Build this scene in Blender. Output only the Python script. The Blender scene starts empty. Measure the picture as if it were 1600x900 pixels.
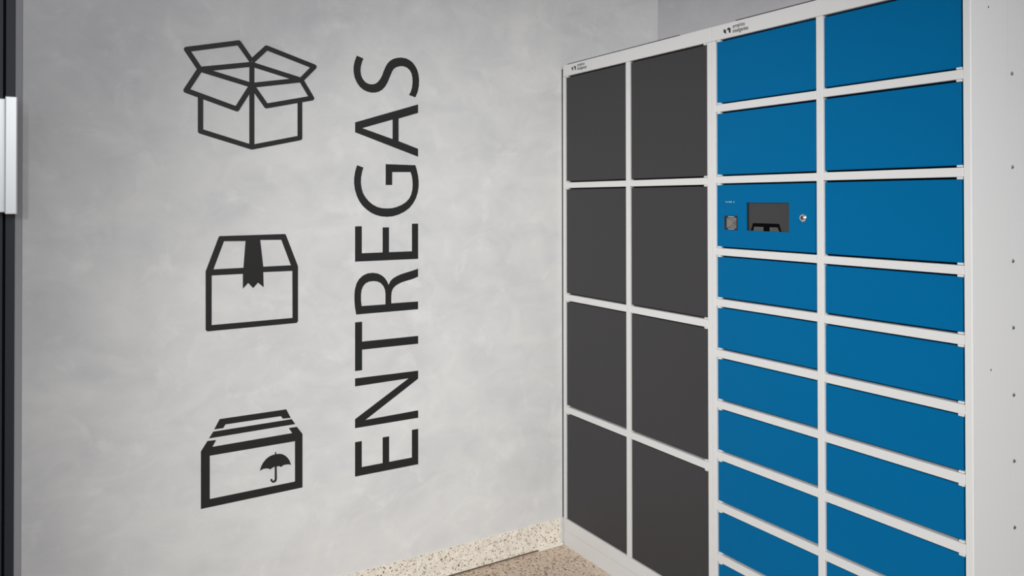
import bpy, bmesh, math
from mathutils import Vector, Matrix
from mathutils.geometry import tessellate_polygon

C = bpy.context.scene.collection
scene = bpy.context.scene

# ------------------------------------------------------------------ camera
# World: X runs along the locker fronts, Y into the depth behind them, Z up.
cam_data = bpy.data.cameras.new('camera')
cam_data.sensor_width = 36.0
cam_data.lens = 1198.92 / 1600 * 36.0
cam_data.shift_y = -(450.0 - 303.54) / 1600
cam_data.clip_start = 0.02
cam = bpy.data.objects.new('camera', cam_data)
C.objects.link(cam)
yaw, pitch, roll = -1.02195, 0.00748, -0.00132
fwd = Vector((math.sin(yaw) * math.cos(pitch), math.cos(yaw) * math.cos(pitch), math.sin(pitch)))
right = Vector((math.cos(yaw), -math.sin(yaw), 0))
up = right.cross(fwd)
r2 = right * math.cos(roll) + up * math.sin(roll)
u2 = -right * math.sin(roll) + up * math.cos(roll)
m = Matrix((r2, u2, -fwd)).transposed().to_4x4()
m.translation = Vector((2.76166, -1.95156, 1.50917))
cam.matrix_world = m
scene.camera = cam

# ------------------------------------------------------------------ light
scene.view_settings.view_transform = 'Standard'
scene.view_settings.look = 'None'
scene.view_settings.gamma = 1
scene.view_settings.exposure = 0.0
world = bpy.data.worlds.new('daylight')
scene.world = world
world.use_nodes = True
bg = world.node_tree.nodes['Background']
bg.inputs[0].default_value = (0.82, 0.92, 1.05, 1)
bg.inputs[1].default_value = 0.31


def area(name, loc, target, sx, sy, power, col, spread=180):
    d = bpy.data.lights.new(name, 'AREA')
    d.shape = 'RECTANGLE'
    d.size, d.size_y, d.energy, d.color = sx, sy, power, col
    d.spread = math.radians(spread)
    o = bpy.data.objects.new(name, d)
    C.objects.link(o)
    o.location = loc
    o.rotation_euler = (Vector(target) - Vector(loc)).to_track_quat('-Z', 'Y').to_euler()
    return o


def spot(name, loc, target, power, col, half, radius):
    d = bpy.data.lights.new(name, 'SPOT')
    d.energy, d.color, d.shadow_soft_size = power, col, radius
    d.spot_size, d.spot_blend = 2 * half, 1.0
    o = bpy.data.objects.new(name, d)
    C.objects.link(o)
    o.location = loc
    o.rotation_euler = (Vector(target) - Vector(loc)).to_track_quat('-Z', 'Y').to_euler()
    return o


# unseen lamps added to brighten the corner; daylight enters from the open side
spot('added_soft_spot', (4.4, -3.825, 2.6), (0.79, -0.29, 0.69), 1050, (1.0, 0.985, 0.945), 0.417, 0.35)  # added soft beam from the front right, no fixture behind it
area('right_fill_area', (4.55, -1.0, 2.7), (0, -1.0, 2.0), 2.4, 1.2, 31, (0.97, 0.98, 1.0))  # added area fill high on the right, no window there
spot('front_fill_spot', (0.6, -3.6, 2.8), (0.5, 0.0, 1.5), 108, (1.0, 0.985, 0.96), 0.35, 0.3)  # added fill for the locker fronts, no fixture behind it

# ------------------------------------------------------------------ materials
def mat(name, col, rough=0.5, metal=0.0, spec=0.5):
    mt = bpy.data.materials.new(name)
    mt.use_nodes = True
    b = mt.node_tree.nodes['Principled BSDF']
    b.inputs['Base Color'].default_value = (*col, 1)
    b.inputs['Roughness'].default_value = rough
    b.inputs['Metallic'].default_value = metal
    b.inputs['Specular IOR Level'].default_value = spec
    return mt


def srgb(r, g, b):
    f = lambda c: (c / 255 / 12.92) if c <= 10 else ((c / 255 + 0.055) / 1.055) ** 2.4
    return (f(r), f(g), f(b))


def N(mt, kind, **kw):
    n = mt.node_tree.nodes.new(kind)
    for k, v in kw.items():
        if hasattr(n, k):
            setattr(n, k, v)
        else:
            n.inputs[k.replace('_', ' ')].default_value = v
    return n


def ramp(mt, src, stops):
    r = mt.node_tree.nodes.new('ShaderNodeValToRGB')
    e = r.color_ramp.elements
    while len(e) < len(stops):
        e.new(0.5)
    for el, (p, c) in zip(e, stops):
        el.position = p
        el.color = (*c, 1)
    mt.node_tree.links.new(src, r.inputs[0])
    return r


def painted(name, col, rough=0.42, grain=0.015, spec=0.4):
    """powder-coated sheet metal: a very fine orange-peel relief"""
    mt = mat(name, col, rough, 0.0, spec)
    nt = mt.node_tree
    tc = N(mt, 'ShaderNodeTexCoord')
    no = N(mt, 'ShaderNodeTexNoise', Scale=900.0, Detail=2.0)
    nt.links.new(tc.outputs['Object'], no.inputs['Vector'])
    bp = N(mt, 'ShaderNodeBump', Strength=grain, Distance=0.001)
    nt.links.new(no.outputs['Fac'], bp.inputs['Height'])
    nt.links.new(bp.outputs['Normal'], nt.nodes['Principled BSDF'].inputs['Normal'])
    return mt


def plaster(name, lo, mid, hi):
    """burnished cement plaster: cloudy trowel marks in two greys"""
    mt = mat(name, mid, 0.62, 0.0, 0.3)
    nt = mt.node_tree
    L = nt.links.new
    tc = N(mt, 'ShaderNodeTexCoord')
    big = N(mt, 'ShaderNodeTexNoise', Scale=2.3, Detail=6.0, Roughness=0.55, Distortion=0.8)
    L(tc.outputs['Object'], big.inputs['Vector'])
    mp = N(mt, 'ShaderNodeMapping')
    mp.inputs['Rotation'].default_value = (0.5, 0, 0)
    mp.inputs['Scale'].default_value = (1, 1.25, 1.9)
    L(tc.outputs['Object'], mp.inputs['Vector'])
    sm = N(mt, 'ShaderNodeTexNoise', Scale=4.6, Detail=6.0, Roughness=0.58, Distortion=0.9)
    L(mp.outputs['Vector'], sm.inputs['Vector'])
    mix = N(mt, 'ShaderNodeMath', operation='MULTIPLY_ADD')
    L(sm.outputs['Fac'], mix.inputs[0])
    mix.inputs[1].default_value = 0.5
    half = N(mt, 'ShaderNodeMath', operation='MULTIPLY')
    L(big.outputs['Fac'], half.inputs[0])
    half.inputs[1].default_value = 0.5
    L(half.outputs[0], mix.inputs[2])
    r = ramp(mt, mix.outputs[0], [(0.36, lo), (0.5, mid), (0.64, hi)])
    # scattered paler lime blooms
    bl = N(mt, 'ShaderNodeTexNoise', Scale=9.0, Detail=4.0, Roughness=0.6, Distortion=0.4)
    L(tc.outputs['Object'], bl.inputs['Vector'])
    bm_ = ramp(mt, bl.outputs['Fac'], [(0.56, (0, 0, 0)), (0.72, (0.5, 0.5, 0.5))])
    mx = N(mt, 'ShaderNodeMix', data_type='RGBA')
    L(bm_.outputs[0], mx.inputs[0])
    L(r.outputs[0], mx.inputs[6])
    mx.inputs[7].default_value = tuple(c * 1.1 for c in hi) + (1,)
    L(mx.outputs[2], nt.nodes['Principled BSDF'].inputs['Base Color'])
    bp = N(mt, 'ShaderNodeBump', Strength=0.06, Distance=0.004)
    L(sm.outputs['Fac'], bp.inputs['Height'])
    L(bp.outputs['Normal'], nt.nodes['Principled BSDF'].inputs['Normal'])
    return mt


def terrazzo(name, base, dark, brown, pale, scale=85.0):
    mt = mat(name, base, 0.45, 0.0, 0.4)
    nt = mt.node_tree
    L = nt.links.new
    tc = N(mt, 'ShaderNodeTexCoord')
    col = None
    prev = None
    for k, (sc, size, chip_cols) in enumerate([
            (scale, 0.42, (dark, brown)), (scale * 0.62, 0.24, (pale, brown)), (scale * 1.7, 0.36, (brown, dark))]):
        vo = N(mt, 'ShaderNodeTexVoronoi', Scale=sc)
        mp = N(mt, 'ShaderNodeMapping')
        mp.inputs['Location'].default_value = (k * 3.1, k * 1.7, k * 0.9)
        L(tc.outputs['Object'], mp.inputs['Vector'])
        ns = N(mt, 'ShaderNodeTexNoise', Scale=sc * 1.5, Detail=2.0)
        L(mp.outputs['Vector'], ns.inputs['Vector'])
        add = N(mt, 'ShaderNodeVectorMath', operation='MULTIPLY_ADD')
        L(ns.outputs['Color'], add.inputs[0])
        add.inputs[1].default_value = (0.012, 0.012, 0.012)
        L(mp.outputs['Vector'], add.inputs[2])
        L(add.outputs[0], vo.inputs['Vector'])
        sep = N(mt, 'ShaderNodeSeparateColor')
        L(vo.outputs['Color'], sep.inputs[0])
        th = N(mt, 'ShaderNodeMath', operation='MULTIPLY')
        L(sep.outputs[0], th.inputs[0])
        th.inputs[1].default_value = size * 1.25
        lt = N(mt, 'ShaderNodeMath', operation='LESS_THAN')
        L(vo.outputs['Distance'], lt.inputs[0])
        L(th.outputs[0], lt.inputs[1])
        keep = N(mt, 'ShaderNodeMath', operation='GREATER_THAN')
        L(sep.outputs[2], keep.inputs[0])
        keep.inputs[1].default_value = 0.2
        fac = N(mt, 'ShaderNodeMath', operation='MULTIPLY')
        L(lt.outputs[0], fac.inputs[0])
        L(keep.outputs[0], fac.inputs[1])
        cr = ramp(mt, sep.outputs[1], [(0.0, chip_cols[0]), (1.0, chip_cols[1])])
        mx = N(mt, 'ShaderNodeMix', data_type='RGBA')
        L(fac.outputs[0], mx.inputs[0])
        if prev is None:
            nb = N(mt, 'ShaderNodeTexNoise', Scale=30.0, Detail=5.0, Roughness=0.7)
            L(tc.outputs['Object'], nb.inputs['Vector'])
            br = ramp(mt, nb.outputs['Fac'], [(0.35, tuple(c * 0.88 for c in base)), (0.65, tuple(min(1, c * 1.1) for c in base))])
            prev = br.outputs[0]
        L(prev, mx.inputs[6])
        L(cr.outputs[0], mx.inputs[7])
        prev = mx.outputs[2]
    L(prev, nt.nodes['Principled BSDF'].inputs['Base Color'])
    return mt


M = {}
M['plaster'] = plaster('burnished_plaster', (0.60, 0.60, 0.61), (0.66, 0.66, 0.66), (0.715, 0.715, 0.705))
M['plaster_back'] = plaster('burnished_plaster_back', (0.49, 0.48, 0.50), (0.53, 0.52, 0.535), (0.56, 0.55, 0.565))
M['ceiling'] = mat('ceiling_paint', (0.7, 0.71, 0.73), 0.8)
M['floor'] = terrazzo('floor_terrazzo', (0.66, 0.53, 0.42), (0.09, 0.07, 0.055), (0.33, 0.21, 0.13), (0.8, 0.72, 0.6), 90)
M['base'] = terrazzo('skirting_terrazzo', (0.80, 0.745, 0.66), (0.09, 0.08, 0.06), (0.36, 0.25, 0.16), (0.88, 0.84, 0.75), 90)
M['grout'] = mat('pale_grout', (0.75, 0.72, 0.66), 0.8)
M['joint_dark'] = mat('dark_joint', (0.10, 0.08, 0.06), 0.9)
M['grey_paint'] = painted('light_grey_paint', (0.635, 0.637, 0.638))
M['charcoal'] = painted('charcoal_paint', (0.041, 0.040, 0.043), 0.5, spec=0.25)
M['blue'] = painted('blue_paint', (0.0, 0.116, 0.288), 0.5, spec=0.06)
M['inside'] = mat('locker_inside', (0.12, 0.12, 0.12), 0.7)
M['vinyl'] = mat('black_vinyl', (0.0145, 0.0142, 0.014), 0.5, 0, 0.35)
M['ink'] = mat('black_ink', (0.02, 0.022, 0.025), 0.5)
M['white_ink'] = mat('pale_ink', (0.30, 0.45, 0.52), 0.6)
M['screen'] = mat('display_glass', (0.035, 0.036, 0.038), 0.25)
M['screen_dark'] = mat('display_dark', (0.001, 0.001, 0.001), 0.5, 0, 0.05)
M['screen_pale'] = mat('display_pale', (0.07, 0.07, 0.066), 0.4)
M['black_plastic'] = mat('black_plastic', (0.01, 0.01, 0.012), 0.35)
M['scanner_glass'] = mat('scanner_glass', (0.30, 0.28, 0.27), 0.3, 0.7)
M['chrome'] = mat('chrome', (0.8, 0.8, 0.8), 0.15, 1.0)
M['dark_metal'] = mat('dark_metal', (0.05, 0.03, 0.03), 0.4, 0.6)
M['steel'] = mat('screw_steel', (0.30, 0.30, 0.30), 0.3, 1.0)
M['hole'] = mat('drilled_hole', (0.02, 0.02, 0.02), 0.9)
M['seal_and_shade'] = mat('rubber_and_shade_black', (0.02, 0.02, 0.02), 0.8)  # top strips, and the painted shade line beside the wall
M['door_frame'] = mat('anthracite_aluminium', (0.022, 0.026, 0.036), 0.45)
M['door_gap'] = mat('black_gasket', (0.002, 0.002, 0.002), 0.8)
M['door_glass'] = mat('smoked_glass', (0.006, 0.009, 0.012), 0.05)
M['handle'] = mat('satin_white_metal', (0.96, 0.96, 0.95), 0.38, 1.0)
M['trim'] = mat('corner_bead', (0.36, 0.36, 0.38), 0.6)

# ------------------------------------------------------------------ builders
def link(name, mesh, parent=None, kind=None):
    o = bpy.data.objects.new(name, mesh)
    C.objects.link(o)
    if parent is not None:
        o.parent = parent
        o.matrix_parent_inverse = parent.matrix_world.inverted()
    if kind:
        o['kind'] = kind
    return o


def mesh_of(name, bm, mt):
    me = bpy.data.meshes.new(name)
    bmesh.ops.recalc_face_normals(bm, faces=bm.faces)
    bm.to_mesh(me)
    bm.free()
    me.materials.append(mt)
    return me


def add_box(bm, x0, x1, y0, y1, z0, z1):
    g = bmesh.ops.create_cube(bm, size=1)
    for v in g['verts']:
        v.co = Vector((x0 + (v.co.x + .5) * (x1 - x0), y0 + (v.co.y + .5) * (y1 - y0), z0 + (v.co.z + .5) * (z1 - z0)))
    return g


def box(name, b, mt, parent=None, bevel=0.0, kind=None, seg=2):
    bm = bmesh.new()
    for q in (b if isinstance(b, list) else [b]):
        add_box(bm, *q)
    if bevel:
        bmesh.ops.bevel(bm, geom=list(bm.edges), offset=bevel, segments=seg, profile=0.5, affect='EDGES')
    return link(name, mesh_of(name, bm, mt), parent, kind)


def plate_bm(bm, loops, to3, depth):
    """flat polygon with holes, given a thickness along -normal; to3(a, b, d)"""
    flat = [[Vector((a, b, 0)) for a, b in l] for l in loops]
    tris = tessellate_polygon(flat)
    pts = [p for l in loops for p in l]
    top = [bm.verts.new(to3(a, b, depth)) for a, b in pts]
    bot = [bm.verts.new(to3(a, b, 0)) for a, b in pts]
    for t in tris:
        try:
            bm.faces.new([top[i] for i in t])
            bm.faces.new([bot[i] for i in reversed(t)])
        except ValueError:
            pass
    k = 0
    for l in loops:
        n = len(l)
        for i in range(n):
            j = (i + 1) % n
            bm.faces.new([top[k + i], top[k + j], bot[k + j], bot[k + i]])
        k += n


def plate(name, loops, to3, depth, mt, parent=None):
    bm = bmesh.new()
    plate_bm(bm, loops, to3, depth)
    return link(name, mesh_of(name, bm, mt), parent)


def disc(bm, c, axis, r, h, n=20, r2=None):
    """short cylinder or cone frustum whose base is centred on c, rising along axis"""
    ax = Vector(axis).normalized()
    rot = Vector((0, 0, 1)).rotation_difference(ax).to_matrix().to_4x4()
    rot.translation = Vector(c) + ax * h / 2
    bmesh.ops.create_cone(bm, cap_ends=True, segments=n, radius1=r, radius2=r if r2 is None else r2, depth=h, matrix=rot)


def thing(name, label, cat, loc):
    o = bpy.data.objects.new(name, None)
    C.objects.link(o)
    o.location = loc
    o.empty_display_size = 0.1
    bpy.context.view_layer.update()
    o['label'] = label
    o['category'] = cat
    return o


def text_mesh(name, body, size, to3, mt, parent):
    cu = bpy.data.curves.new(name, 'FONT')
    cu.body = body
    cu.size = size
    cu.space_line = 0.85
    cu.resolution_u = 3
    cu.offset = 0.0003
    tmp = bpy.data.objects.new(name, cu)
    C.objects.link(tmp)
    dg = bpy.context.evaluated_depsgraph_get()
    me = bpy.data.meshes.new_from_object(tmp.evaluated_get(dg))
    bpy.data.objects.remove(tmp)
    for v in me.vertices:
        v.co = to3(v.co.x, v.co.y)
    me.materials.clear()
    me.materials.append(mt)
    return link(name, me, parent)


# ------------------------------------------------------------------ the room
WX = -0.006            # face of the left wall
BY = 0.562             # face of the back wall
WL = -2.024            # where the left wall ends at the glass door
CEIL = 3.6
XR, YF = 4.6, -4.2     # right and front limits of the room

floor = box('floor', (-0.3, 7.5, -7.0, 0.75, -0.1, 0.0), M['floor'], kind='structure')
box('ceiling', (-0.3, XR + 0.15, YF - 0.15, 0.75, CEIL, CEIL + 0.12), M['ceiling'], kind='structure')
box('wall_left', (WX - 0.15, WX, -2.0045, BY, 0, CEIL), M['plaster'], kind='structure')
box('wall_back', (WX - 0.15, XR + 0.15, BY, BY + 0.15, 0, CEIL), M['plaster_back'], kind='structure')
box('trim_1', (WX - 0.15, WX - 0.0005, WL, -2.0045, 0, CEIL), M['trim'], kind='structure', bevel=0.002)

# terrazzo skirting in separate slabs with pale joints
bb = bpy.data.objects.new('baseboard_left', None)
C.objects.link(bb)
bb.location = (WX, -0.7, 0)
bb['kind'] = 'structure'
bpy.context.view_layer.update()
for a, b in ((-2.0, -0.7015), (-0.6975, -0.012)):
    box('skirting_slab', (WX - 0.01, WX + 0.004, a, b, 0.006, 0.115), M['base'], bb, bevel=0.0015)
box('joint', (WX - 0.01, WX + 0.0032, -0.7015, -0.6975, 0.003, 0.114), M['grout'], bb)
box('shadow_joint', (WX - 0.01, WX + 0.002, -2.0, -0.012, 0.0, 0.006), M['joint_dark'], bb)
box('caulk_strip', (WX - 0.002, WX + 0.012, -0.13, -0.004, 0.0, 0.0105), M['grout'], bb, bevel=0.003)
box('plaster_bead', (WX - 0.002, WX + 0.003, -2.0, -0.012, 0.115, 0.119), M['grout'], bb, bevel=0.001)

# glass door at the left edge of the picture, in line with the wall
door = bpy.data.objects.new('door_1', None)
C.objects.link(door)
door.location = (WX, -2.5, 0)
door['kind'] = 'structure'
bpy.context.view_layer.update()
box('jamb', (WX - 0.1, WX, -2.0475, WL, 0, CEIL), M['door_frame'], door, bevel=0.001)
box('gasket', (WX - 0.1, WX - 0.02, -2.0545, -2.0475, 0, CEIL), M['door_gap'], door)
box('stile', (WX - 0.05, WX - 0.004, -2.11, -2.0545, 0.005, CEIL), M['door_frame'], door, bevel=0.001)
box('stile', (WX - 0.05, WX - 0.004, -2.95, -2.89, 0.005, CEIL), M['door_frame'], door, bevel=0.001)
box('bottom_rail', (WX - 0.05, WX - 0.004, -2.89, -2.11, 0.005, 0.1), M['door_frame'], door, bevel=0.001)
box('glass_pane', (WX - 0.032, WX - 0.022, -2.89, -2.11, 0.1, CEIL), M['door_glass'], door)
h = box('handle', [(0.026, 0.056, -2.0475, -2.0165, 1.4685, 1.8185), (WX - 0.004, 0.030, -2.074, -2.046, 1.4735, 1.814)],
        M['handle'], door, bevel=0.003)
h['label'] = 'white square pull handle'

# ------------------------------------------------------------------ lockers
P = M['grey_paint']
ZH0, ZH1 = 2.0503, 2.1           # header strip
ZB1, ZK1 = 0.117, 0.0655         # base rail top, kick plate top
REC = 0.006                      # doors sit this far behind the frame
DEPTH = 0.545


def unit(label, u0, u1, columns, posts, paint, hinge_sides):
    """one locker block; columns = list of (x0, x1, [rails (z0, z1)])"""
    t = thing('parcel_locker', label, 'locker', ((u0 + u1) / 2, DEPTH / 2, 0))
    e = 0.0004
    for a, b in posts:
        box('post', (a, b, 0, 0.022, ZB1 + e, ZH0 - e), P, t, bevel=0.0012)
    hd = box('header_panel', (u0 + 0.0006, u1 - 0.0006, 0, 0.022, ZH0, ZH1), P, t, bevel=0.0015)
    box('base_rail', (u0 + 0.0006, u1 - 0.0006, 0, 0.022, ZK1 + 0.0012, ZB1), P, t, bevel=0.001)
    box('kick_plate', (u0 + 0.0006, u1 - 0.0006, 0.0004, 0.022, 0.0, ZK1), P, t, bevel=0.001)
    # carcass
    for a, b in ((u0 + 0.001, u0 + 0.003), (u1 - 0.003, u1 - 0.001)):
        box('side_sheet', (a, b, 0.0225, DEPTH, 0.004, ZH1 - 0.002), M['inside'], t)
    box('back_sheet', (u0 + 0.003, u1 - 0.003, DEPTH - 0.002, DEPTH, 0.004, ZH1 - 0.002), M['inside'], t)
    box('top_sheet', (u0 + 0.0006, u1 - 0.0006, 0.0222, DEPTH, ZH1 - 0.002, ZH1), P, t)
    for (x0, x1, rails), side in zip(columns, hinge_sides):
        zs = [ZB1] + [z for r in sorted(rails) for z in r] + [ZH0]
        for z0, z1 in rails:
            box('rail', (x0 + e, x1 - e, 0.0002, 0.022, z0, z1 - 0.0008), P, t, bevel=0.001)
        # shelf sheet behind every rail closes the compartments
        for z0, z1 in rails:
            box('shelf', (x0, x1, 0.0225, DEPTH - 0.003, z0 + 0.006, z0 + 0.009), M['inside'], t)
        for k in range(0, len(zs), 2):
            lo = zs[k] + (0.0012 if k == 0 else 0.0045)
            hi = zs[k + 1] - 0.0052
            yield_door(t, x0, x1, lo, hi, zs[k], zs[k + 1], side, paint)
    return t, hd


def yield_door(t, x0, x1, lo, hi, zlo, zhi, side, paint):
    gl, gr = 0.0015, 0.0082
    control = paint is M['blue'] and x0 < 1.0 and lo < 1.45 < hi
    if control:
        d = control_panel(t, x0 + gl, x1 - gr, lo, hi, paint)
    else:
        d = box('door', (x0 + gl, x1 - gr, REC, REC + 0.018, lo, hi), paint, t, bevel=0.0026, seg=3)
    hx0, hx1 = (x0 + 0.005, x0 + 0.020) if side < 0 else (x1 - 0.018, x1 - 0.003)
    for a, b in ((zlo, lo + 0.0012), (hi - 0.0012, zhi)):
        if b - a > 0.003:
            h = box('hinge_block', (hx0, hx1, 0.0008, 0.016, a, b), P, d, bevel=0.0018)
            h['label'] = 'light grey hinge block'


def control_panel(t, x0, x1, lo, hi, paint):
    sx0, sx1, sz0, sz1 = 1.0255, 1.1932, 1.4085, 1.4997     # display cut-out
    qx0, qx1, qz0, qz1 = 0.9312, 0.9880, 1.4081, 1.4560     # scanner cut-out
    loops = [[(x0, lo), (x1, lo), (x1, hi), (x0, hi)],
             [(sx0, sz0), (sx0, sz1), (sx1, sz1), (sx1, sz0)],
             [(qx0, qz0), (qx0, qz1), (qx1, qz1), (qx1, qz0)]]
    d = plate('control_panel', loops, lambda a, b, k: Vector((a, REC + 0.006 - k, b)), 0.006, paint, t)
    d['label'] = 'blue control panel with display, scanner and key lock'
    box('panel_backing', (x0 + 0.002, x1 - 0.002, REC + 0.0105, REC + 0.018, lo + 0.002, hi - 0.002), M['inside'], d)
    y = REC + 0.0045
    box('display_screen', (sx0 - 0.002, sx1 + 0.002, REC + 0.0065, REC + 0.0100, sz0 - 0.002, sz1 + 0.002), M['screen'], d)
    box('display_bezel', (sx0 + 0.0002, sx0 + 0.0035, REC + 0.003, REC + 0.0064, sz0 + 0.0003, sz1 - 0.0003), M['black_plastic'], d)
    flat = lambda yy: (lambda a, b, k: Vector((a, yy - k, b)))
    plate('display_picture', [[(1.0376, sz0), (1.0471, 1.4335), (1.1506, 1.4335), (1.1591, sz0),
                               (1.1516, sz0), (1.1451, 1.4220), (1.1136, 1.4220), (1.1136, sz0), (1.0896, sz0),
                               (1.0896, 1.4220), (1.0511, 1.4220), (1.0481, sz0)]], flat(REC + 0.0064), 0.0002, M['screen_dark'], d)
    plate('display_picture', [[(1.0484, sz0), (1.0514, 1.4217), (1.0893, 1.4217), (1.0893, sz0)]], flat(REC + 0.0064), 0.0002, M['screen_pale'], d)
    plate('display_picture', [[(1.1139, sz0), (1.1139, 1.4217), (1.1449, 1.4217), (1.1513, sz0)]], flat(REC + 0.0064), 0.0002, M['screen_pale'], d)
    # scanner window: black frame, bevelled dark glass, two pale marks
    plate('scanner_frame', [[(qx0, qz0), (qx1, qz0), (qx1, qz1), (qx0, qz1)],
                            [(qx0 + .006, qz0 + .008), (qx0 + .006, qz1 - .008), (qx0 + .010, qz1 - .0055), (qx1 - .008, qz1 - .0055),
                             (qx1 - .004, qz1 - .008), (qx1 - .004, qz0 + .008), (qx1 - .008, qz0 + .0055), (qx0 + .010, qz0 + .0055)]],
          flat(REC + 0.0030), 0.0036, M['black_plastic'], d)
    bm = bmesh.new()
    cx, cz = (qx0 + qx1) / 2 + 0.004, (qz0 + qz1) / 2 - 0.001
    ring = [(qx0 + .004, qz0 + .005), (qx1 - .003, qz0 + .005), (qx1 - .003, qz1 - .005), (qx0 + .004, qz1 - .005)]
    vs = [bm.verts.new((a, REC + 0.0030, b)) for a, b in ring]
    apex = bm.verts.new((cx, REC + 0.0130, cz))
    for i in range(4):
        bm.faces.new([vs[i], vs[(i + 1) % 4], apex])
    link('scanner_glass', mesh_of('scanner_glass', bm, M['scanner_glass']), d)
    for a, b in ((qz1 - 0.0042, qz1 - 0.0022), (qz0 + 0.0022, qz0 + 0.0040)):
        box('scanner_mark', (qx0 + 0.0165, qx0 + 0.043, REC - 0.0009, REC - 0.0006, a, b), M['white_ink'], d)
    # row of small pale marks over the scanner
    bm = bmesh.new()
    for a, b, z0, z1 in ((0.9365, 0.9395, 1.5010, 1.5040), (0.9405, 0.9430, 1.4995, 1.5030), (0.9445, 0.9495, 1.5003, 1.5022),
                         (0.9515, 0.9545, 1.4998, 1.5040), (0.9560, 0.9595, 1.5004, 1.5038), (0.9605, 0.9635, 1.4998, 1.5036),
                         (0.9705, 0.9745, 1.5000, 1.5032)):
        add_box(bm, a, b, REC - 0.0003, REC, z0, z1)
    link('printed_mark', mesh_of('printed_mark', bm, M['white_ink']), d)
    # key lock
    lc = (1.2450, REC, 1.4541)
    bm = bmesh.new()
    disc(bm, lc, (0, -1, 0), 0.0125, 0.0035, 28)
    disc(bm, (lc[0], REC - 0.0035, lc[2]), (0, -1, 0), 0.0125, 0.0025, 28, 0.0095)
    link('key_lock', mesh_of('key_lock', bm, M['chrome']), d)
    bm = bmesh.new()
    disc(bm, (lc[0], REC - 0.0060, lc[2]), (0, -1, 0), 0.0060, 0.0008, 20)
    link('lock_core', mesh_of('lock_core', bm, M['steel']), d)
    box('key_slot', (lc[0] - 0.0013, lc[0] + 0.0013, REC - 0.0073, REC - 0.0068, lc[2] - 0.0042, lc[2] + 0.0042), M['dark_metal'], d)
    return d


GREY_RAILS = [(0.5811, 0.6082), (1.0701, 1.0972), (1.5611, 1.5860)]
B1 = [(0.2860, 0.3130), (0.4594, 0.4862), (0.6310, 0.6578), (0.8046, 0.8298), (0.9762, 1.0022), (1.1487, 1.1740),
      (1.3214, 1.3462), (1.5641, 1.5888), (1.8061, 1.8322)]
B2 = [(0.2830, 0.3095), (0.4555, 0.4817), (0.6280, 0.6548), (0.8014, 0.8275), (0.9750, 1.0004), (1.1475, 1.1729),
      (1.3216, 1.3454), (1.5652, 1.5895), (1.8094, 1.8340)]
SEAM = 0.8780
U1 = 1.7394
grey, grey_header = unit('tall light grey locker block with eight charcoal doors beside the plaster wall', 0.0, SEAM,
                         [(0.0175, 0.4267, GREY_RAILS), (0.4503, 0.8594, GREY_RAILS)],
                         [(0.0, 0.0175), (0.4267, 0.4503), (0.8594, SEAM - 0.0005)], M['charcoal'], (-1, 1))
blue, blue_header = unit('tall light grey locker block with blue doors and a control panel', SEAM, U1,
                         [(0.8975, 1.2961, B1), (1.3185, 1.7209, B2)],
                         [(SEAM + 0.0005, 0.8975), (1.2961, 1.3185), (1.7209, U1)], M['blue'], (-1, 1))
box('gap_shade_strip', (WX + 0.0004, -0.0012, -0.0015, 0.03, 0.119, ZH1 - 0.015), M['seal_and_shade'], grey)  # dark strip added to draw the shadow line between locker and wall
for o, a, b in ((grey, 0.03, 0.72), (blue, 0.985, 1.71)):
    box('top_seal', (a, b, 0.003, 0.015, ZH1, ZH1 + 0.0035), M['seal_and_shade'], o)

# outer side of the blue block: front return, rear sheet, screws, drilled holes
box('side_return', (U1 - 0.0008, U1 + 0.0006, 0.0015, 0.1770, 0.0, ZH1), P, blue, bevel=0.0005)
box('side_panel', (U1 - 0.0008, U1 + 0.0002, 0.1784, DEPTH, 0.0, ZH1), P, blue)
for z in (1.836, 1.593, 1.349, 1.1763, 1.0022, 0.8315, 0.6599, 0.487, 0.314):
    bm = bmesh.new()
    disc(bm, (U1 + 0.0002, 0.1965, z), (1, 0, 0), 0.0050, 0.0012, 18)
    disc(bm, (U1 + 0.0014, 0.1965, z), (1, 0, 0), 0.0046, 0.0016, 18, 0.0026)
    s = link('screw', mesh_of('screw', bm, M['steel']), blue)
    bm = bmesh.new()
    add_box(bm, U1 + 0.0026, U1 + 0.0032, 0.1945, 0.1985, z - 0.0022, z + 0.0022)
    link('screw_slot', mesh_of('screw_slot', bm, M['hole']), s)
for y, z in ((0.0836, 1.9948), (0.0855, 1.0799), (0.0855, 0.28)):
    bm = bmesh.new()
    disc(bm, (U1 + 0.0006, y, z), (1, 0, 0), 0.0026, 0.0003, 14)
    link('drilled_hole', mesh_of('drilled_hole', bm, M['hole']), blue)

# maker's mark and two lines of small lettering on each header
for hd, mx, mz, tx, tz, sc in ((blue_header, 0.9354, 2.0645, 0.9755, 2.0785, 1.0), (grey_header, 0.0665, 2.0672, 0.1075, 2.0808, 1.0)):
    f3 = lambda a, b, k, mx=mx, mz=mz: Vector((mx + a * 1.07, -k, mz + b))
    bm = bmesh.new()
    plate_bm(bm, [[(0, .0165), (.0035, .0172), (.0105, .0128), (.0105, -.0005), (.0070, .0022), (.0, .0075)]], f3, 0.0002)
    plate_bm(bm, [[(.0120, .0140), (.0205, .0200), (.0290, .0158), (.0290, -.0005), (.0215, .0030), (.0215, .0098), (.0180, .0118)]], f3, 0.0002)
    link('printed_emblem', mesh_of('printed_emblem', bm, M['ink']), hd)
    text_mesh('lettering', 'arm\u00e1rios\ninteligentes', 0.0185,
              lambda a, b, tx=tx, tz=tz: Vector((tx + a * 0.785, -0.0003, tz + b)), M['ink'], hd)

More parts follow.
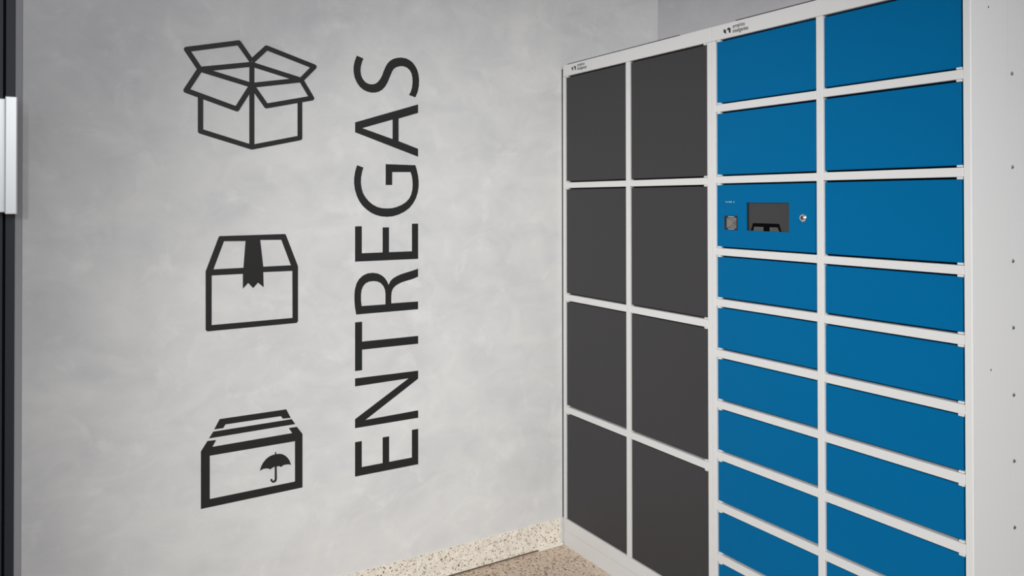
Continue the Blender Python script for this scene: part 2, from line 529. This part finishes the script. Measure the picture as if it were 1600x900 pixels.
# ------------------------------------------------------------------ vinyl graphics on the left wall
SHAPES = {
    'E1': [[(-0.9504,0.4731),(-0.9504,0.6020),(-0.9238,0.6020),(-0.9238,0.5042),(-0.8405,0.5042),(-0.8405,0.6020),(-0.8139,0.6020),(-0.8139,0.5042),(-0.7191,0.5042),(-0.7191,0.6117),(-0.6921,0.6117),(-0.6921,0.4731)]],
    'N': [[(-0.9504,0.8406),(-0.6921,0.8397),(-0.6921,0.8082),(-0.9091,0.6792),(-0.6921,0.6843),(-0.6921,0.6550),(-0.9504,0.6543),(-0.9504,0.6881),(-0.7330,0.8145),(-0.9504,0.8106)]],
    'T': [[(-0.9504,1.0508),(-0.9226,1.0508),(-0.9226,0.9761),(-0.6921,0.9761),(-0.6921,0.9455),(-0.9226,0.9455),(-0.9226,0.8681),(-0.9504,0.8681)]],
    'R': [[(-0.9460,1.0796),(-0.9510,1.1076),(-0.9530,1.1317),(-0.9530,1.1557),(-0.9510,1.1748),(-0.9448,1.1961),(-0.9347,1.2123),(-0.9196,1.2248),(-0.9018,1.2318),(-0.8813,1.2332),(-0.8607,1.2297),(-0.8452,1.2221),(-0.8321,1.2116),(-0.8230,1.1988),(-0.8159,1.1837),(-0.8085,1.1980),(-0.7980,1.2073),(-0.7821,1.2156),(-0.7634,1.2221),(-0.7419,1.2274),(-0.7175,1.2330),(-0.6924,1.2398),(-0.6924,1.2086),(-0.7175,1.1999),(-0.7392,1.1954),(-0.7607,1.1904),(-0.7767,1.1839),(-0.7887,1.1771),(-0.7980,1.1678),(-0.8033,1.1558),(-0.8051,1.1412),(-0.8051,1.1116),(-0.6925,1.1111),(-0.6925,1.0805)],[(-0.9246,1.1100),(-0.9271,1.1299),(-0.9271,1.1540),(-0.9246,1.1708),(-0.9183,1.1849),(-0.9081,1.1951),(-0.8941,1.2004),(-0.8762,1.2013),(-0.8607,1.1985),(-0.8478,1.1917),(-0.8374,1.1800),(-0.8316,1.1674),(-0.8290,1.1526),(-0.8290,1.1096)]],
    'E2': [[(-0.9504,1.2783),(-0.9504,1.4111),(-0.9238,1.4111),(-0.9238,1.3091),(-0.8405,1.3091),(-0.8405,1.4047),(-0.8144,1.4047),(-0.8144,1.3091),(-0.7186,1.3091),(-0.7186,1.4169),(-0.6921,1.4169),(-0.6921,1.2783)]],
    'G': [[(-0.9429,1.6410),(-0.9177,1.6329),(-0.9227,1.6154),(-0.9269,1.5952),(-0.9275,1.5737),(-0.9247,1.5549),(-0.9190,1.5361),(-0.9092,1.5200),(-0.8964,1.5052),(-0.8808,1.4930),(-0.8636,1.4840),(-0.8434,1.4787),(-0.8231,1.4774),(-0.8026,1.4784),(-0.7820,1.4829),(-0.7612,1.4911),(-0.7433,1.5021),(-0.7298,1.5160),(-0.7216,1.5313),(-0.7168,1.5508),(-0.7156,1.5703),(-0.7168,1.5898),(-0.7198,1.6065),(-0.7246,1.6189),(-0.8011,1.6175),(-0.8011,1.5676),(-0.8280,1.5673),(-0.8280,1.6479),(-0.7040,1.6464),(-0.6980,1.6292),(-0.6925,1.6069),(-0.6897,1.5845),(-0.6898,1.5621),(-0.6934,1.5397),(-0.7010,1.5174),(-0.7132,1.4965),(-0.7298,1.4779),(-0.7523,1.4628),(-0.7761,1.4526),(-0.7997,1.4465),(-0.8231,1.4449),(-0.8463,1.4471),(-0.8665,1.4522),(-0.8865,1.4611),(-0.9049,1.4737),(-0.9219,1.4891),(-0.9345,1.5066),(-0.9443,1.5267),(-0.9512,1.5494),(-0.9546,1.5734),(-0.9540,1.5948),(-0.9499,1.6189)]],
    'A': [[(-0.9504,1.8020),(-0.6921,1.8861),(-0.6921,1.8525),(-0.7745,1.8256),(-0.7745,1.7381),(-0.6921,1.7113),(-0.6921,1.6797),(-0.9504,1.7646)],[(-0.9219,1.7815),(-0.7996,1.8204),(-0.7996,1.7453)]],
    'S': [[(-0.9437,2.0542),(-0.9177,2.0453),(-0.9235,2.0302),(-0.9278,2.0141),(-0.9290,1.9970),(-0.9268,1.9815),(-0.9202,1.9675),(-0.9095,1.9562),(-0.8967,1.9507),(-0.8839,1.9502),(-0.8711,1.9531),(-0.8594,1.9614),(-0.8503,1.9732),(-0.8425,1.9873),(-0.8360,2.0051),(-0.8294,2.0204),(-0.8203,2.0361),(-0.8084,2.0483),(-0.7952,2.0562),(-0.7792,2.0615),(-0.7632,2.0638),(-0.7443,2.0631),(-0.7281,2.0571),(-0.7145,2.0483),(-0.7036,2.0355),(-0.6948,2.0198),(-0.6899,2.0026),(-0.6877,1.9826),(-0.6885,1.9598),(-0.6932,1.9367),(-0.7036,1.9128),(-0.7309,1.9202),(-0.7227,1.9346),(-0.7178,1.9525),(-0.7159,1.9703),(-0.7164,1.9878),(-0.7200,2.0051),(-0.7281,2.0182),(-0.7403,2.0271),(-0.7551,2.0308),(-0.7685,2.0296),(-0.7819,2.0254),(-0.7925,2.0188),(-0.8005,2.0082),(-0.8071,1.9928),(-0.8137,1.9774),(-0.8203,1.9620),(-0.8295,1.9465),(-0.8412,1.9333),(-0.8555,1.9242),(-0.8711,1.9194),(-0.8865,1.9185),(-0.9019,1.9208),(-0.9171,1.9265),(-0.9323,1.9375),(-0.9437,1.9523),(-0.9525,1.9709),(-0.9565,1.9922),(-0.9565,2.0115),(-0.9525,2.0311)]],
    'box2': [[(-1.4372,1.3837),(-1.4341,1.3868),(-1.2141,1.3887),(-1.2090,1.3869),(-1.1659,1.2735),(-1.1648,1.2688),(-1.1646,1.0727),(-1.1697,1.0671),(-1.4732,1.0639),(-1.4789,1.0696),(-1.4792,1.2682)],[(-1.4197,1.3686),(-1.3483,1.3673),(-1.3554,1.2747),(-1.4538,1.2740)],[(-1.2980,1.3696),(-1.2249,1.3680),(-1.1907,1.2759),(-1.2876,1.2753)],[(-1.4595,1.2530),(-1.3571,1.2533),(-1.3570,1.2019),(-1.3390,1.2206),(-1.3221,1.2017),(-1.3056,1.2199),(-1.2861,1.2025),(-1.2876,1.2560),(-1.1856,1.2552),(-1.1847,1.0865),(-1.4594,1.0846)]],
    'b3a': [[(-1.4329,0.7609),(-1.2065,0.7617),(-1.1903,0.7284),(-1.2192,0.7302),(-1.2256,0.7401),(-1.4141,0.7396),(-1.4212,0.7283),(-1.4511,0.7281)]],
    'b3b': [[(-1.4539,0.7212),(-1.1872,0.7241),(-1.1743,0.7041),(-1.4677,0.7002)]],
    'b3c': [[(-1.4724,0.6924),(-1.4441,0.6914),(-1.4561,0.6701),(-1.1859,0.6736),(-1.1975,0.6935),(-1.1686,0.6934),(-1.1482,0.6650),(-1.1481,0.4716),(-1.4931,0.4664),(-1.4934,0.6607)],[(-1.4647,0.6411),(-1.1755,0.6428),(-1.1754,0.4983),(-1.4644,0.4945)]],
    'umb': [[(-1.2988,0.5590),(-1.2946,0.5730),(-1.2877,0.5857),(-1.2774,0.5970),(-1.2654,0.6042),(-1.2541,0.6073),(-1.2463,0.6083),(-1.2460,0.6152),(-1.2440,0.6170),(-1.2420,0.6146),(-1.2416,0.6081),(-1.2297,0.6071),(-1.2192,0.6036),(-1.2095,0.5965),(-1.2006,0.5870),(-1.1944,0.5761),(-1.1891,0.5600),(-1.1979,0.5638),(-1.2103,0.5648),(-1.2183,0.5635),(-1.2244,0.5590),(-1.2305,0.5628),(-1.2367,0.5642),(-1.2400,0.5631),(-1.2394,0.5189),(-1.2419,0.5114),(-1.2479,0.5085),(-1.2540,0.5090),(-1.2592,0.5130),(-1.2624,0.5194),(-1.2610,0.5239),(-1.2575,0.5241),(-1.2549,0.5210),(-1.2549,0.5174),(-1.2523,0.5157),(-1.2488,0.5172),(-1.2471,0.5203),(-1.2471,0.5644),(-1.2532,0.5628),(-1.2593,0.5596),(-1.2627,0.5572),(-1.2679,0.5611),(-1.2765,0.5636),(-1.2869,0.5637),(-1.2937,0.5615)]],
}
BOX_POINTS = {'A': (-1.5406,2.0168), 'B': (-1.3719,2.0571), 'C': (-1.3276,1.9965), 'D': (-1.4981,1.9536), 'M': (-1.3275,1.9861), 'H': (-1.1541,1.9450), 'G': (-1.3275,1.9124), 'E': (-1.5418,1.8787), 'F': (-1.3780,1.8263), 'I': (-1.2770,2.0492), 'J': (-1.1060,1.9976), 'K': (-1.1149,1.8820), 'L': (-1.2777,1.8430), 'V': (-1.3272,1.6954), 'X': (-1.4963,1.8631), 'Xb': (-1.4961,1.7437), 'Z': (-1.1585,1.8681), 'Zb': (-1.1584,1.7348)}

VT = 0.0004


def wall3(a, b, k):
    return Vector((WX + k, a, b))


lettering = thing('wall_lettering', 'large black capital letters ENTREGAS running up the plaster wall', 'lettering', (WX, -0.82, 0.4731))
for k in ('E1', 'N', 'T', 'R', 'E2', 'G', 'A', 'S'):
    plate('letter', SHAPES[k], wall3, VT, M['vinyl'], lettering)


layer = [0]


def lift():
    layer[0] += 1            # overlapping pieces never share a plane
    return VT + layer[0] * 0.00002


def stroke(bm, pts, w, closed=False):
    """a line of constant width drawn as thin slabs, with round joins"""
    n = len(pts)
    for i in range(n - 1 + closed):
        a, b = Vector(pts[i]), Vector(pts[(i + 1) % n])
        d = (b - a).normalized() * w / 2
        p = Vector((-d.y, d.x))
        plate_bm(bm, [[tuple(a + p), tuple(a - p), tuple(b - p), tuple(b + p)]], wall3, lift())
    rng = range(n) if closed else range(1, n - 1)
    for i in rng:
        c = Vector(pts[i])
        plate_bm(bm, [[tuple(c + Vector((math.cos(t), math.sin(t))) * w / 2) for t in [j * math.tau / 16 for j in range(16)]]], wall3, lift())


Q = BOX_POINTS
W = 0.0175
op = thing('open_box_decal', 'black vinyl drawing of an open carton, topmost of the three box pictures', 'decal', (WX, -1.327, 1.69))
bm = bmesh.new()
stroke(bm, [Q['X'], Q['Xb'], Q['V'], Q['Zb'], Q['Z']], W)
stroke(bm, [(Q['M'][0], Q['M'][1] - 0.003), Q['V']], W)
stroke(bm, [Q['D'], Q['M'], Q['H'], Q['G']], W, closed=True)
link('carton_outline', mesh_of('carton_outline', bm, M['vinyl']), op)
for k in (('C', 'B', 'A', 'D'), ('C', 'I', 'J', 'H'), ('D', 'E', 'F', 'G'), ('H', 'K', 'L', 'G')):
    bm = bmesh.new()
    stroke(bm, [Q[c] for c in k], W)
    link('flap_outline', mesh_of('flap_outline', bm, M['vinyl']), op)

tp = plate('taped_box_decal', SHAPES['box2'], wall3, VT, M['vinyl'])
tp['label'] = 'black vinyl drawing of a closed carton with a strip of tape, middle box picture'
tp['category'] = 'decal'

ub = thing('umbrella_box_decal', 'black vinyl drawing of a carton with a small umbrella mark, lowest box picture', 'decal', (WX, -1.32, 0.4664))
for nm, k in (('lid_outline', 'b3a'), ('tape_stripe', 'b3b'), ('carton_outline', 'b3c'), ('umbrella_mark', 'umb')):
    plate(nm, SHAPES[k], wall3, VT, M['vinyl'], ub)
